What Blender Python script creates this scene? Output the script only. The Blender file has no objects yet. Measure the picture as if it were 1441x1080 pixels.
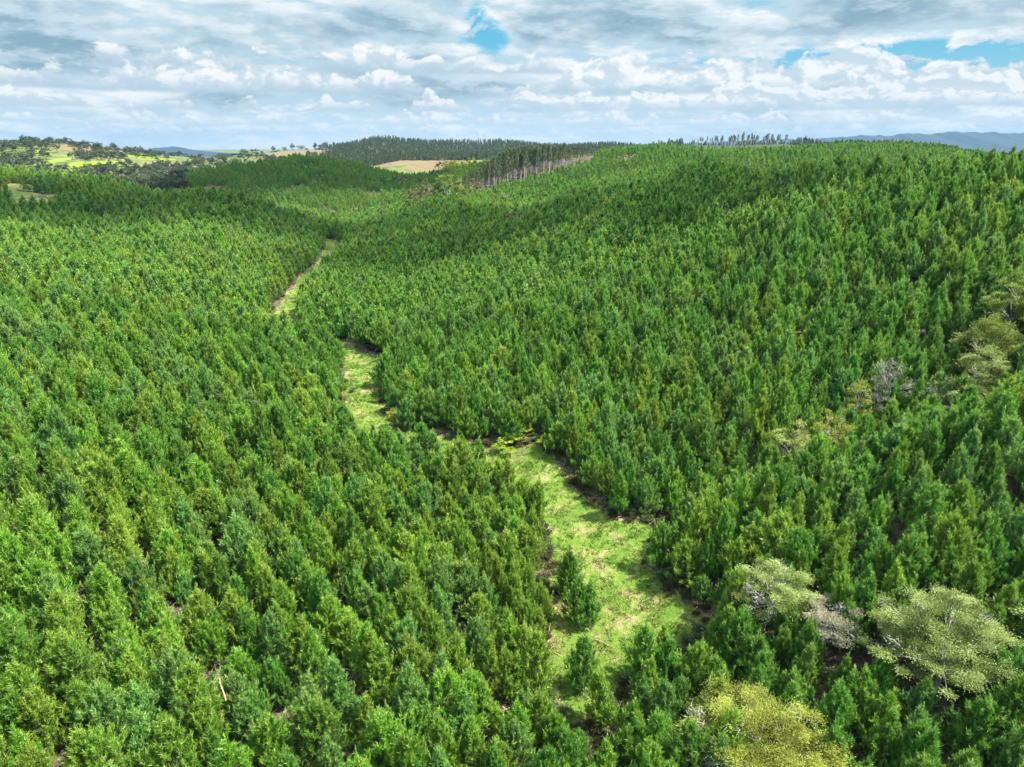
import bpy, math, random
import numpy as np
from mathutils import Vector

rng = np.random.default_rng(7)
random.seed(7)
sc = bpy.context.scene
COL = sc.collection
R = math.radians
EXPO = 1.52

# ------------------------------------------------------------------ camera
F = 960.0; CU, CV = 720.5, 540.0
PITCH = R(19.5)
CP, SP = math.cos(PITCH), math.sin(PITCH)
ZC = 50.0                                        # camera height in the scene's own metres

def ray(u, v):
    a = (u - CU) / F; b = (CV - v) / F
    return a, CP + b * SP, -SP + b * CP

def at(u, v, Y, h=0.0):
    """point seen at (u, v) at forward distance Y, lowered by h"""
    a, y, z = ray(u, v)
    return (a / y * Y, Y, z / y * Y - h + ZC)

def pix(X, Y, Z):
    """where a point is seen: (u, v, depth)"""
    z = Z - ZC
    d = Y * CP - z * SP
    up = Y * SP + z * CP
    d = np.maximum(d, 1e-3)
    return CU + F * X / d, CV - F * up / d, d

cam_d = bpy.data.cameras.new("camera")
cam_d.sensor_width = 36.0
cam_d.lens = 36.0 * F / 1441.0
cam_d.clip_start = 0.5; cam_d.clip_end = 40000.0
cam = bpy.data.objects.new("camera", cam_d)
cam.location = (0, 0, ZC)
cam.rotation_euler = (R(90) - PITCH, 0, 0)
COL.objects.link(cam)
sc.camera = cam

# ------------------------------------------------------------------ terrain
PTS = []
def P(u, v, Y, h=0.0): PTS.append(at(u, v, Y, h))
def Q(s, Y, z): PTS.append((s * Y, Y, z + ZC))
for a in [(800,930,54),(860,800,68),(760,690,83),(720,650,91),(590,600,103),(510,560,115),(505,510,134),(400,450,171),
          (415,410,206),(455,365,269),(478,345,300),(480,303,400,8),(620,285,380),
          (640,620,97),(800,660,88),(900,740,75),(1000,860,60)]: P(*a)
t = 5.2
for a in [(0,1060,34,t),(0,850,46,t),(0,700,58,t),(0,550,80,t),(0,450,108,t),(0,390,148,t),(0,330,215,t),(0,280,290,t),(0,240,370,t),
          (150,253,370,t),(300,278,345,3.5),(420,309,325,3.5),(250,400,165,t),(200,500,105,t),(250,700,68,t),(250,900,46,t),
          (500,800,56,t),(500,1000,40,t),(450,600,88,t),(300,340,230,t),(150,300,300,t),
          (800,500,110,t),(800,400,150,t),(800,330,200,t),(800,290,230,t),(800,272,250,t),(600,450,145,t),(600,380,200,t),(600,320,270,t),
          (500,420,165,t),(500,360,240,t),(1000,600,85,t),(1100,600,78,t),(1000,450,120,t),(1000,330,160,t),(1000,250,205,t),(1000,233,225,t),
          (1200,450,105,t),(1200,350,130,t),(1200,250,165,t),(1200,215,190,8.5),(1441,350,110,t),(1441,270,130,t),(1441,206,155,9),
          (1400,470,90,8),(1441,600,66,t),(1441,700,58,t),(1300,650,66,t),(1150,700,66,t),(1441,850,47,t),(1300,900,46,t),(1441,1060,36,t),
          (1000,1000,42,t),(720,1060,38,6),
          # middle distance hills
          (250,255,560,4),(330,233,640,5),(420,221,660,4),(520,233,640,5),(600,255,560,5),(350,288,440,7),(450,292,430,8),(560,290,430,5),
          (830,225,520,5),(940,200,560,7),(1050,209,600,7),(1200,198,700,7.5),(1330,205,700,8),(740,270,430,5),(850,250,430,5),(1000,226,450,5),(1150,216,500,5),
          (660,275,450),(740,252,490),(830,221,540),(640,247,600),(625,247,640),
          # farmland and far ridges
          (100,265,800),(0,240,900),(0,206,1150,3),(40,201,1250),(100,205,1250),(170,213,1350),(250,223,1400),(320,223,1500),(400,214,1600),(450,211,1600),
          (560,227,1000),(640,228,1000),(690,226,1000),(455,214,1700,6),(495,203,1750,10),(540,194,1800,10),(580,201,1800,10),(606,207,1800,10),(640,201,1850,10),(672,207,1850,10),(702,199,1900,10),(745,204,1950,10),(790,206,2000,10),(850,203,2000,10),(900,207,2000,10),
          (1040,206,1100),(980,205,1100),(1110,204,1100)]: P(*a)
for a in [(-.72,500,-50),(-.5,500,-50),(-.38,470,-48),(.75,270,-32),(.45,300,-36),(.28,320,-38),(.05,340,-38),
          (-.35,850,-50),(-.15,820,-46),(.1,850,-38),(.3,850,-34),(.5,950,-30),(.7,950,-30),(.75,600,-22),
          (-.8,2400,-70),(-.3,2600,-70),(.2,2700,-70),(.75,2600,-60),(.6,1500,-40),(.25,1500,-40),(0,1400,-42),(-.2,1300,-45),
          (-.8,15,-46),(0,15,-50),(.8,15,-49),(0,25,-49)]: Q(*a)
PTS = np.array(PTS)
KA = 3.0
def st(X, Y):
    az = np.clip(np.arctan2(X, Y), -0.75, 0.75)
    return az * KA, np.log(np.maximum(np.hypot(X, Y), 14.0))
ps, pt = st(PTS[:, 0], PTS[:, 1])
def kern(d2): return 0.5 * d2 * np.log(d2 + 1e-12)
n = len(PTS)
A = kern((ps[:, None] - ps[None]) ** 2 + (pt[:, None] - pt[None]) ** 2) + np.eye(n) * 0.002
B = np.stack([np.ones(n), ps, pt], 1)
M = np.block([[A, B], [B.T, np.zeros((3, 3))]])
W = np.linalg.solve(M, np.concatenate([PTS[:, 2], np.zeros(3)]))

_wv = [(rng.normal(size=2), rng.uniform(0, 6.28)) for _ in range(40)]
def waves(X, Y, wl, k0=0, m=8):
    s = 0
    for d, ph in _wv[k0:k0 + m]:
        s = s + np.sin((X * d[0] + Y * d[1]) * (6.283 / wl) + ph)
    return s / math.sqrt(m)

GULLY = [(17, 76), (26, 78), (36, 80), (46, 84.5), (55, 87), (66, 92), (80, 100), (98, 112)]
SPUR = [(27, 61), (36, 64), (46, 67), (56, 71), (68, 77), (84, 86)]
def line_d(X, Y, L):
    best = np.full(len(X), 1e9)
    for (ax, ay), (bx, by) in zip(L[:-1], L[1:]):
        tt = np.clip(((X - ax) * (bx - ax) + (Y - ay) * (by - ay)) / ((bx - ax) ** 2 + (by - ay) ** 2), 0, 1)
        best = np.minimum(best, np.hypot(X - ax - tt * (bx - ax), Y - ay - tt * (by - ay)))
    return best
FAR = 2700.0
def height(X, Y):
    X = np.asarray(X, float).ravel(); Y = np.asarray(Y, float).ravel()
    out = np.empty(len(X))
    for i in range(0, len(X), 40000):
        s, tt = st(X[i:i+40000], Y[i:i+40000])
        tt = np.minimum(tt, math.log(FAR))
        d2 = (s[:, None] - ps[None]) ** 2 + (tt[:, None] - pt[None]) ** 2
        out[i:i+40000] = kern(d2) @ W[:n] + W[n] + W[n+1] * s + W[n+2] * tt
    r = np.hypot(X, Y)
    f = np.clip((r - 2200) / 900, 0, 1)
    out = out * (1 - f) + (ZC - 75) * f
    out += 1.15 * waves(X, Y, 85, 22, 6) * np.clip((r - 85) / 80, 0, 1) * np.clip((900 - r) / 300, 0, 1) * np.clip((np.abs(X + np.interp(Y, [90, 180, 300], [10, 58, 76])) - 8) / 25, 0, 1)
    out += 1.9 * np.exp(-(line_d(X, Y, SPUR) / 8) ** 2) - 3.4 * np.exp(-(line_d(X, Y, GULLY) / 6.0) ** 2) * np.clip((X - 15) / 14, 0, 1)
    out += 0.35 * waves(X, Y, 26, 0) * np.clip(r / 60, .5, 2) * (1 - f) + 0.12 * waves(X, Y, 7, 8)
    return out

# grass strip on the valley floor, world outline
LEFT = [(3.6,45.5),(3.4,54),(4.2,66),(3.4,77),(-1.8,86),(-21.5,94),(-28.5,104),(-32,120),(-34.5,134),(-43,146),(-57.6,157),(-63.8,178.6),(-68,205),(-72.5,246),(-79,291),(-84,312)]
RIGHT = [(6.2,45.2),(7.6,47),(10.5,50.5),(17,54.5),(20.7,58),(15.8,67.5),(19.5,76),(13.2,77),(7.6,87.8),(4.3,95),(-7.8,97),(-17,102.6),(-21.6,110),(-25,123),(-26.6,136),(-37,146),(-51.6,158),(-57,175),(-63,205),(-66,246),(-72.6,295),(-80,314)]
STRIP = np.array(LEFT + RIGHT[::-1], float)
def in_poly(X, Y, poly):
    ins = np.zeros(len(X), bool); j = len(poly) - 1
    for i in range(len(poly)):
        xi, yi = poly[i]; xj, yj = poly[j]
        c = ((yi > Y) != (yj > Y)) & (X < (xj - xi) * (Y - yi) / (yj - yi + 1e-12) + xi)
        ins ^= c; j = i
    return ins
def poly_dist(X, Y, poly):
    best = np.full(len(X), 1e9); j = len(poly) - 1
    for i in range(len(poly)):
        a = poly[j]; b = poly[i]; ab = b - a
        tt = np.clip(((X - a[0]) * ab[0] + (Y - a[1]) * ab[1]) / (ab @ ab + 1e-9), 0, 1)
        best = np.minimum(best, np.hypot(X - a[0] - tt * ab[0], Y - a[1] - tt * ab[1])); j = i
    return best
def strip_sd(X, Y):
    X = np.asarray(X, float); Y = np.asarray(Y, float)
    d = poly_dist(X, Y, STRIP)
    return np.where(in_poly(X, Y, STRIP), d, -d)

# clearings in the planting: (u, v, Y, radius, grass 0..1)
CLEAR = [(640,250,588,16,.9),(655,250,575,12,.8),(625,250,620,14,.8),(55,418,132,5,0),(85,415,130,3,0),(20,275,320,9,.9),(55,285,310,8,.9),(95,268,330,8,.9),(135,297,300,6,.8),(35,262,340,7,.9),(180,345,220,4,.3),
         (190,300,300,5,.6),(240,290,310,4,.5),(275,295,300,4,.5),(330,300,300,5,.2),(400,300,400,9,.7),(450,310,400,9,.7),
         (515,945,45,1.3,.2),(180,355,210,3,.1),(380,397,185,4,.1),(410,262,520,9,.1),(355,270,500,8,.1),(455,285,450,8,.1),(300,275,540,8,.2),(500,280,460,7,.1),(430,240,600,8,.1),(450,250,560,7,.1),(370,252,590,7,.1),(520,250,570,7,.1),
         (900,233,480,7,.3),(985,212,560,9,.3),(880,225,520,7,.3),(1120,206,640,9,.3),(950,222,500,6,.4),(1075,212,600,7,.5),(1000,290,180,2.5,0)]
_cr = np.random.default_rng(44)
for _ in range(26):
    _u = _cr.uniform(-20, 340); _v = np.interp(_u, [-20, 150, 340], [262, 278, 300]) + _cr.normal() * 14
    CLEAR.append((_u, _v, np.interp(_u, [0, 340], [340, 318]) + _cr.normal() * 14, _cr.uniform(1.6, 4.2), _cr.choice([.95, .95, .4])))
CLEARW = [(at(u, v, Y)[0], Y, r * (1.6 if 250 < Y < 570 else 1), g) for u, v, Y, r, g in CLEAR]

# ------------------------------------------------------------------ node helpers
class NT:
    def __init__(self, tree): self.t = tree; tree.nodes.clear()
    def n(self, typ, **kw):
        nd = self.t.nodes.new(typ)
        for k, v in kw.items():
            if k.startswith('i_'):
                nd.inputs[k[2:].replace('_', ' ')].default_value = v
            else: setattr(nd, k, v)
        return nd
    def l(self, a, b): self.t.links.new(a, b)
    def put(self, sock, val):
        if isinstance(val, bpy.types.NodeSocket): self.l(val, sock)
        else: sock.default_value = val
    def m(self, op, a, b=0.0, c=0.0, clamp=False):
        nd = self.t.nodes.new('ShaderNodeMath'); nd.operation = op; nd.use_clamp = clamp
        for s, v in zip(nd.inputs, (a, b, c)): self.put(s, v)
        return nd.outputs[0]
    def rng(self, x, a, b, c=0.0, d=1.0, smooth=True):
        nd = self.t.nodes.new('ShaderNodeMapRange')
        if smooth: nd.interpolation_type = 'SMOOTHSTEP'
        self.put(nd.inputs[0], x)
        for i, v in enumerate((a, b, c, d)): self.put(nd.inputs[i + 1], v)
        return nd.outputs[0]
    def mix(self, f, a, b):
        nd = self.t.nodes.new('ShaderNodeMix'); nd.data_type = 'RGBA'; nd.clamp_factor = True
        self.put(nd.inputs[0], f)
        for s, v in ((nd.inputs[6], a), (nd.inputs[7], b)):
            if isinstance(v, tuple) and len(v) == 3: v = (*v, 1)
            self.put(s, v)
        return nd.outputs[2]
    def noise(self, vec, scale, detail=4, rough=.55, dist=0.0, dim='3D', w=0.0):
        nd = self.t.nodes.new('ShaderNodeTexNoise'); nd.noise_dimensions = dim
        if vec is not None: self.l(vec, nd.inputs['Vector'])
        nd.inputs['Scale'].default_value = scale; nd.inputs['Detail'].default_value = detail
        nd.inputs['Roughness'].default_value = rough; nd.inputs['Distortion'].default_value = dist
        return nd.outputs[0]
    def attr(self, name):
        nd = self.t.nodes.new('ShaderNodeAttribute'); nd.attribute_name = name
        return nd.outputs['Fac']
    def xyz(self, x, y, z):
        nd = self.t.nodes.new('ShaderNodeCombineXYZ')
        for s, v in zip(nd.inputs, (x, y, z)): self.put(s, v)
        return nd.outputs[0]

def new_mat(name):
    m = bpy.data.materials.new(name); m.use_nodes = True
    return m, NT(m.node_tree)

def leaf_mat(name, old, fresh, transl=.38, rough=.5, spec=.35, jitter=.16, hue=.012, buff=True):
    m, g = new_mat(name)
    oi = g.n('ShaderNodeObjectInfo')
    geo = g.n('ShaderNodeNewGeometry')
    pos = g.n('ShaderNodeTexCoord').outputs['Object']
    blot = g.noise(pos, 2.2, 3)
    age = g.attr('age')
    f = g.m('ADD', age, g.m('MULTIPLY', g.m('SUBTRACT', blot, .5), .7), clamp=True)
    col = g.mix(f, old, fresh)
    if buff: col = g.mix(g.m('MULTIPLY', g.rng(age, .96, 1.0), .3), col, (.46, .45, .18))
    hs = g.n('ShaderNodeHueSaturation')
    g.l(col, hs.inputs['Color'])
    wob = g.m('FRACT', g.m('MULTIPLY', oi.outputs['Random'], 7.31))
    g.l(g.m('ADD', .5 - hue, g.m('MULTIPLY', wob, 2 * hue)), hs.inputs['Hue'])
    g.l(g.m('ADD', 1 - jitter, g.m('MULTIPLY', oi.outputs['Random'], 2 * jitter)), hs.inputs['Value'])
    b = g.n('ShaderNodeBsdfPrincipled')
    g.l(hs.outputs[0], b.inputs['Base Color'])
    b.inputs['Roughness'].default_value = rough
    b.inputs['Specular IOR Level'].default_value = spec
    tr = g.n('ShaderNodeBsdfTranslucent'); g.l(hs.outputs[0], tr.inputs['Color'])
    mx = g.n('ShaderNodeMixShader'); mx.inputs[0].default_value = transl
    g.l(b.outputs[0], mx.inputs[1]); g.l(tr.outputs[0], mx.inputs[2])
    o = g.n('ShaderNodeOutputMaterial'); g.l(mx.outputs[0], o.inputs[0])
    return m

def bark_mat(name, c1, c2, scale=5.0):
    m, g = new_mat(name)
    pos = g.n('ShaderNodeTexCoord').outputs['Object']
    sep = g.n('ShaderNodeMapping'); g.l(pos, sep.inputs[0]); sep.inputs['Scale'].default_value = (1, 1, .25)
    f = g.noise(sep.outputs[0], scale, 5)
    b = g.n('ShaderNodeBsdfPrincipled'); g.l(g.mix(g.rng(f, .35, .65), c1, c2), b.inputs['Base Color'])
    b.inputs['Roughness'].default_value = .9
    o = g.n('ShaderNodeOutputMaterial'); g.l(b.outputs[0], o.inputs[0])
    return m

# pine tints: base colours of the needles, old and fresh
TINTS = {
    'dark-green':   leaf_mat('pine_needles_deep',   (.062, .165, .023), (.166, .370, .040)),
    'blue-green':   leaf_mat('pine_needles_blue',   (.074, .185, .036), (.215, .412, .080), spec=.45),
    'fresh-green':  leaf_mat('pine_needles_fresh',  (.086, .209, .021), (.234, .448, .042)),
    'yellow-green': leaf_mat('pine_needles_yellow', (.098, .200, .020), (.270, .440, .046)),
}
TN = list(TINTS)
BARK = bark_mat('pine_bark', (.10, .075, .055), (.24, .19, .15))
PALE = bark_mat('bleached_wood', (.26, .24, .22), (.46, .43, .40), 3)
DEADW = bark_mat('dead_wood', (.36, .22, .12), (.55, .42, .28), 4)

# ------------------------------------------------------------------ mesh helpers
def make_mesh(name, V, Fc, mats, midx=None, **attrs):
    """V (n,3), Fc (m,3) or (m,4) int arrays"""
    V = np.asarray(V, np.float32); Fc = np.asarray(Fc, np.int32)
    me = bpy.data.meshes.new(name)
    k = Fc.shape[1]
    me.vertices.add(len(V)); me.vertices.foreach_set('co', V.ravel())
    me.loops.add(Fc.size); me.loops.foreach_set('vertex_index', Fc.ravel())
    me.polygons.add(len(Fc)); me.polygons.foreach_set('loop_start', np.arange(0, Fc.size, k, dtype=np.int32))
    for m in mats: me.materials.append(m)
    if midx is not None: me.polygons.foreach_set('material_index', np.asarray(midx, np.int32))
    for an, av in attrs.items():
        dom = 'FACE' if len(av) == len(Fc) and an == 'age' else 'POINT'
        a = me.attributes.new(an, 'FLOAT', dom); a.data.foreach_set('value', np.asarray(av, np.float32))
    me.update(); me.validate()
    return me

def obj(name, me, parent=None, loc=None, rz=0.0, s=None):
    o = bpy.data.objects.new(name, me); COL.objects.link(o)
    if parent is not None: o.parent = parent
    if loc is not None: o.location = loc
    if rz: o.rotation_euler = (0, 0, rz)
    if s is not None: o.scale = s if hasattr(s, '__len__') else (s, s, s)
    return o

def tag(o, label, cat, group=None):
    o['label'] = label; o['category'] = cat
    if group: o['group'] = group
    return o

def unit(v):
    v = np.asarray(v, float)
    return v / (np.linalg.norm(v, axis=-1, keepdims=True) + 1e-9)

def tube(p0, p1, r0, r1, k=5, bend=0.0, seg=1, rg=None):
    """tapered tube as triangles"""
    p0 = np.array(p0, float); p1 = np.array(p1, float)
    ax = unit(p1 - p0)
    ref = np.array([1., 0, 0]) if abs(ax[0]) < .8 else np.array([0, 1., 0])
    u = unit(np.cross(ax, ref)); w = np.cross(ax, u)
    V = []; T = []
    an = np.arange(k) / k * 6.2832
    for i in range(seg + 1):
        f = i / seg
        c = p0 + (p1 - p0) * f + np.array([0, 0, 1.0]) * bend * math.sin(f * math.pi)
        if rg is not None and 0 < i < seg: c = c + rg.normal(size=3) * r0 * .8
        r = r0 + (r1 - r0) * f
        V.append(c + r * (np.cos(an)[:, None] * u + np.sin(an)[:, None] * w))
    V = np.concatenate(V)
    for i in range(seg):
        for j in range(k):
            a = i * k + j; b = i * k + (j + 1) % k
            T.append((a, b, b + k)); T.append((a, b + k, a + k))
    return V, np.array(T)

class Soup:
    def __init__(self): self.V = []; self.T = []; self.A = []; self.n = 0
    def add(self, V, T, age=0.0):
        self.V.append(V); self.T.append(np.asarray(T) + self.n); self.n += len(V)
        self.A.append(np.full(len(T), age) if np.isscalar(age) else age)
    def get(self): return np.concatenate(self.V), np.concatenate(self.T), np.concatenate(self.A)

def blades(base, dirn, length, width, rg):
    """one slim triangle per row"""
    m = len(base)
    side = unit(np.cross(dirn, unit(rg.normal(size=(m, 3)))))
    w = (np.ones(m) * width)[:, None] * .5; L = (np.ones(m) * length)[:, None]
    V = np.stack([base - side * w, base + side * w, base + dirn * L], 1).reshape(-1, 3)
    T = np.arange(3 * m).reshape(-1, 3)
    return V, T

def pine_shape(seed, H=5.6, Rm=1.7, dens=1.0, nb=12, bl=.27, bw=.058, lod=False, low=.55):
    """young plantation pine: (trunk V, T), (crown V, T, age)"""
    rg = np.random.default_rng(seed)
    tr = Soup(); cr = Soup()
    lean = rg.normal(size=2) * .22
    tr.add(*tube((0, 0, -.3), (lean[0], lean[1], H * .93), .085, .015, 6, seg=4, rg=rg))
    sp = []; sd = []; sa = []
    z = low; pha = rg.uniform(0, 6.28)
    side = rg.uniform(.62, 1.28, 6); side[5] = side[0]
    while z < H * .95:
        f = z / H
        prof = 1.1 * (1 - f) ** .96 * min(1.0, .66 + f * 1.5)
        nbr = 5 if f > .8 else (6 if lod else 7)
        for k in range(nbr):
            if rg.random() < .08: continue
            pha += 6.2832 / nbr + rg.normal() * .3
            az = pha
            L = Rm * prof * rg.uniform(.5, 1.3) * np.interp(az % 6.2832, np.linspace(0, 6.2832, 6), side)
            L = max(L, .12)
            up = np.interp(f, [0, .35, .75, 1], [.2, .45, .8, 1.4]) + rg.normal() * .12
            d = unit(np.array([math.cos(az), math.sin(az), up]))
            b0 = np.array([lean[0] * f, lean[1] * f, z])
            tip = b0 + d * L * math.hypot(1, up) * .82
            if not lod and L > .6: tr.add(*tube(b0, b0 + (tip - b0) * .9, .028, .008, 3))
            m = max(2, int((L * 6.2 + 1.6) * dens))
            q = rg.random(m) ** .7
            pos = b0 + (tip - b0) * (.28 + .72 * q)[:, None] + rg.normal(size=(m, 3)) * np.array([.17, .17, .09]) * (.4 + L * .3)
            pos[:, 2] += .15 * q * L
            dd = unit(d * .5 + np.array([0, 0, .9]) + rg.normal(size=(m, 3)) * .28)
            sp.append(pos); sd.append(dd); sa.append(.1 + .55 * q ** 2 * rg.uniform(.4, 1, m))
            # upswept branch end: a short upright candle of tufts
            nt = max(2, int(rg.uniform(2.5, 5.5) * (1 if not lod else .6)))
            st_h = rg.uniform(.38, .85) * (.3 + .7 * min(L / 1.5, 1)) * (1 if f < .6 else .75)
            qq = np.linspace(0, 1, nt)
            cpos = tip + np.outer(qq, np.array([d[0] * .25, d[1] * .25, 1.0]) * st_h) + rg.normal(size=(nt, 3)) * .05
            sp.append(cpos); sd.append(unit(np.array([[d[0] * .2, d[1] * .2, 1.0]]) + rg.normal(size=(nt, 3)) * .15)); sa.append(.35 + .65 * qq)
        z += (.36 if not lod else .6) * rg.uniform(.75, 1.25) * (1.0 if f < .7 else .8)
    # the leading shoot
    top = np.array([lean[0], lean[1], H * .86])
    for i in range(9):
        sp.append((top + np.array([0, 0, .17 * i]))[None]); sd.append(unit(np.array([[0, 0, 1.]]) + rg.normal(size=(1, 3)) * .1)); sa.append(np.array([1.0]))
    sp = np.concatenate(sp); sd = np.concatenate(sd); sa = np.concatenate(sa)
    m = len(sp)
    tint = rg.normal(size=m) * .16
    for k in range(nb):
        tpos = rg.uniform(-.25, .3, m)
        rad = unit(rg.normal(size=(m, 3)))
        dirn = unit(sd * rg.uniform(.5, 1.0, (m, 1)) + rad * .55)
        V, T = blades(sp + sd * tpos[:, None], dirn, bl * rg.uniform(.75, 1.3, m), bw * rg.uniform(.7, 1.3, m), rg)
        cr.add(V, T, np.clip(sa + tint, 0, 1))
    return tr.get(), cr.get()

PINE = []                                         # near shapes
for i in range(10):
    Hh = [5.2, 6.0, 5.6, 4.7, 6.3, 5.4, 5.8, 4.9, 5.7, 5.5][i]
    Rr = [2.0, 1.8, 2.3, 1.85, 2.1, 1.7, 2.2, 2.0, 1.75, 2.4][i]
    (tv, tt, ta), (cv, ct, ca) = pine_shape(100 + i, Hh, Rr)
    trunk = make_mesh('pine_trunk', tv, tt, [BARK])
    crowns = {tn: make_mesh('pine_crown', cv, ct, [TINTS[tn]], age=ca) for tn in TN}
    both = {}
    PINE.append(dict(H=Hh, R=Rr, trunk=trunk, crown=crowns, raw=(tv, tt, ta, cv, ct, ca)))

def joined(raw, mats):
    tv, tt, ta, cv, ct, ca = raw
    V = np.concatenate([tv, cv]); T = np.concatenate([tt, ct + len(tv)])
    return make_mesh('pine_whole', V, T, mats, np.concatenate([np.zeros(len(tt)), np.ones(len(ct))]), age=np.concatenate([ta * 0, ca]))

def source_collection(name, meshes):
    c = bpy.data.collections.new(name)
    for i, me in enumerate(meshes):
        o = bpy.data.objects.new('%s.%03d' % (name, i), me)
        c.objects.link(o)
    return c

def scatter(name, coll, X, Y, Z, idx, rot, scl, label, cat, group=None):
    me = make_points(name, X, Y, Z, idx, rot, scl)
    o = bpy.data.objects.new(name, me); COL.objects.link(o)
    o['kind'] = 'stuff'; o['label'] = label; o['category'] = cat
    if group: o['group'] = group
    g = bpy.data.node_groups.new('spread_' + name, 'GeometryNodeTree')
    g.interface.new_socket('Geometry', in_out='INPUT', socket_type='NodeSocketGeometry')
    g.interface.new_socket('Geometry', in_out='OUTPUT', socket_type='NodeSocketGeometry')
    nn = g.nodes; L = g.links.new
    gi = nn.new('NodeGroupInput'); go = nn.new('NodeGroupOutput')
    ci = nn.new('GeometryNodeCollectionInfo'); ci.inputs['Collection'].default_value = coll
    ci.inputs['Separate Children'].default_value = True; ci.inputs['Reset Children'].default_value = True
    ip = nn.new('GeometryNodeInstanceOnPoints'); ip.inputs['Pick Instance'].default_value = True
    def na(nm, ty):
        k = nn.new('GeometryNodeInputNamedAttribute'); k.data_type = ty; k.inputs['Name'].default_value = nm
        return k.outputs['Attribute']
    L(gi.outputs[0], ip.inputs['Points']); L(ci.outputs[0], ip.inputs['Instance'])
    L(na('idx', 'INT'), ip.inputs['Instance Index'])
    L(na('rot', 'FLOAT_VECTOR'), ip.inputs['Rotation']); L(na('scl', 'FLOAT_VECTOR'), ip.inputs['Scale'])
    L(ip.outputs[0], go.inputs[0])
    md = o.modifiers.new('spread', 'NODES'); md.node_group = g
    return o

def make_points(name, X, Y, Z, idx, rot, scl):
    me = bpy.data.meshes.new(name); k = len(X)
    me.vertices.add(k); me.vertices.foreach_set('co', np.stack([X, Y, Z], 1).astype(np.float32).ravel())
    a = me.attributes.new('idx', 'INT', 'POINT'); a.data.foreach_set('value', np.asarray(idx, np.int32))
    rv = np.zeros((k, 3), np.float32)
    rv[:, 2] = rot if np.ndim(rot) == 1 else 0
    if np.ndim(rot) == 2: rv[:] = rot
    a = me.attributes.new('rot', 'FLOAT_VECTOR', 'POINT'); a.data.foreach_set('vector', rv.ravel())
    sv = np.asarray(scl, np.float32)
    if sv.ndim == 1: sv = np.repeat(sv[:, None], 3, 1)
    a = me.attributes.new('scl', 'FLOAT_VECTOR', 'POINT'); a.data.foreach_set('vector', np.ascontiguousarray(sv).ravel())
    return me

# ------------------------------------------------------------------ ground mesh: one sheet, polar grid round the camera
az_f = np.linspace(-R(50), R(50), 520)
az_b = np.linspace(R(50), R(310), 60)[1:-1]
az = np.concatenate([az_f, az_b])
rr = np.concatenate([[6, 9, 12, 15, 18, 20], np.geomspace(22, 430, 640), np.geomspace(432, 2600, 300)[1:], np.geomspace(2650, 8000, 20)])
AZ, RR = np.meshgrid(az, rr)
GX = (RR * np.sin(AZ)).ravel(); GY = (RR * np.cos(AZ)).ravel()
GZ = height(GX, GY)
na_, nr_ = len(az), len(rr)
i0 = np.arange(nr_ - 1)[:, None] * na_; j0 = np.arange(na_)[None]; j1 = (j0 + 1) % na_
quads = np.stack([i0 + j0, i0 + j1, i0 + na_ + j1, i0 + na_ + j0], -1).reshape(-1, 4)[:, ::-1]
cv = np.array([[0, 0, height([0.], [1.])[0]]])
near = (GY > 10) & (RR.ravel() < 430)
grass = np.zeros(len(GX)); bank = np.zeros(len(GX))
sd = strip_sd(GX[near], GY[near]) + .9 * waves(GX[near], GY[near], 9, 16) * .5 - .4
grass[near] = np.clip(.70 + sd / 1.4, 0, 1)
for x, y, r, gv in CLEARW:
    d = np.hypot(GX - x, GY - y)
    grass = np.maximum(grass, np.clip(1.3 - d / r, 0, 1) * gv)
r_ = np.hypot(GX, GY); s_ = GX / np.maximum(GY, 1)
gu, gv_, gd = pix(GX, np.maximum(GY, 1), GZ)
farm = np.clip((r_ - 720) / 120, 0, 1) * (GY > 0)
farm = np.maximum(farm, np.clip((r_ - 470) / 60, 0, 1) * np.clip((-.43 - s_) / .04, 0, 1) * (GY > 0))
lush = np.zeros(len(GX)); dry = np.zeros(len(GX))
def world_ell(arr, u, v, wpx, Y, dY, gain=1.0):
    x, y, _ = at(u, v, Y); w = wpx / F * Y / CP * .5
    d = np.hypot((GX - x) / w, (GY - Y) / dY) + .16 * waves(GX, GY, w, 24)
    np.maximum(arr, np.clip((1.15 - d) / .2, 0, 1) * gain, out=arr)
for e in [(245,240,64,780,70),(55,240,44,850,60),(15,235,34,880,50),(130,229,44,1000,60),(75,227,18,1000,40),(215,222,40,1250,60),(20,222,40,1050,60),(735,215,20,1500,60)]: world_ell(lush, *e)
for e in [(640,228,110,1000,120),(560,227,60,1010,60),(420,216,80,1500,120),(238,226,40,1150,60),(120,207,70,1200,60)  ,(1425,199,60,2300,200)]: world_ell(dry, *e)
wood = np.clip((gu - 462 + 16 * waves(GX, GY, 240, 11)) / 10, 0, 1) * np.clip((r_ - 1130) / 40, 0, 1) * (GY > 0)
wood = np.maximum(wood, np.clip((gu - 940) / 10, 0, 1) * np.clip((r_ - 800) / 60, 0, 1) * (GY > 0))
ground_m, g = new_mat('ground_soil_and_grass')
pos = g.n('ShaderNodeNewGeometry').outputs['Position']
n_fine = g.noise(pos, 1.6, 6, .65); n_mid = g.noise(pos, .33, 5, .6); n_big = g.noise(pos, .05, 4)
n_vf = g.noise(pos, 5.5, 4, .7)
n_farm = g.noise(pos, .0075, 5, .6)
litter = g.mix(g.rng(n_fine, .3, .7), (.054, .042, .028), (.165, .128, .085))
litter = g.mix(g.rng(n_vf, .58, .74), litter, (.20, .155, .105))
grs = g.mix(g.rng(n_mid, .38, .62), (.112, .205, .026), (.205, .265, .050))
grs = g.mix(g.rng(n_vf, .4, .7), grs, (.085, .155, .018))
straw = g.mix(g.rng(n_fine, .3, .7), (.19, .155, .075), (.35, .285, .15))
straw_f = g.m('MULTIPLY', g.rng(g.m('ADD', g.m('MULTIPLY', n_mid, .65), g.m('MULTIPLY', n_fine, .4)), .545, .61), .8)
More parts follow.
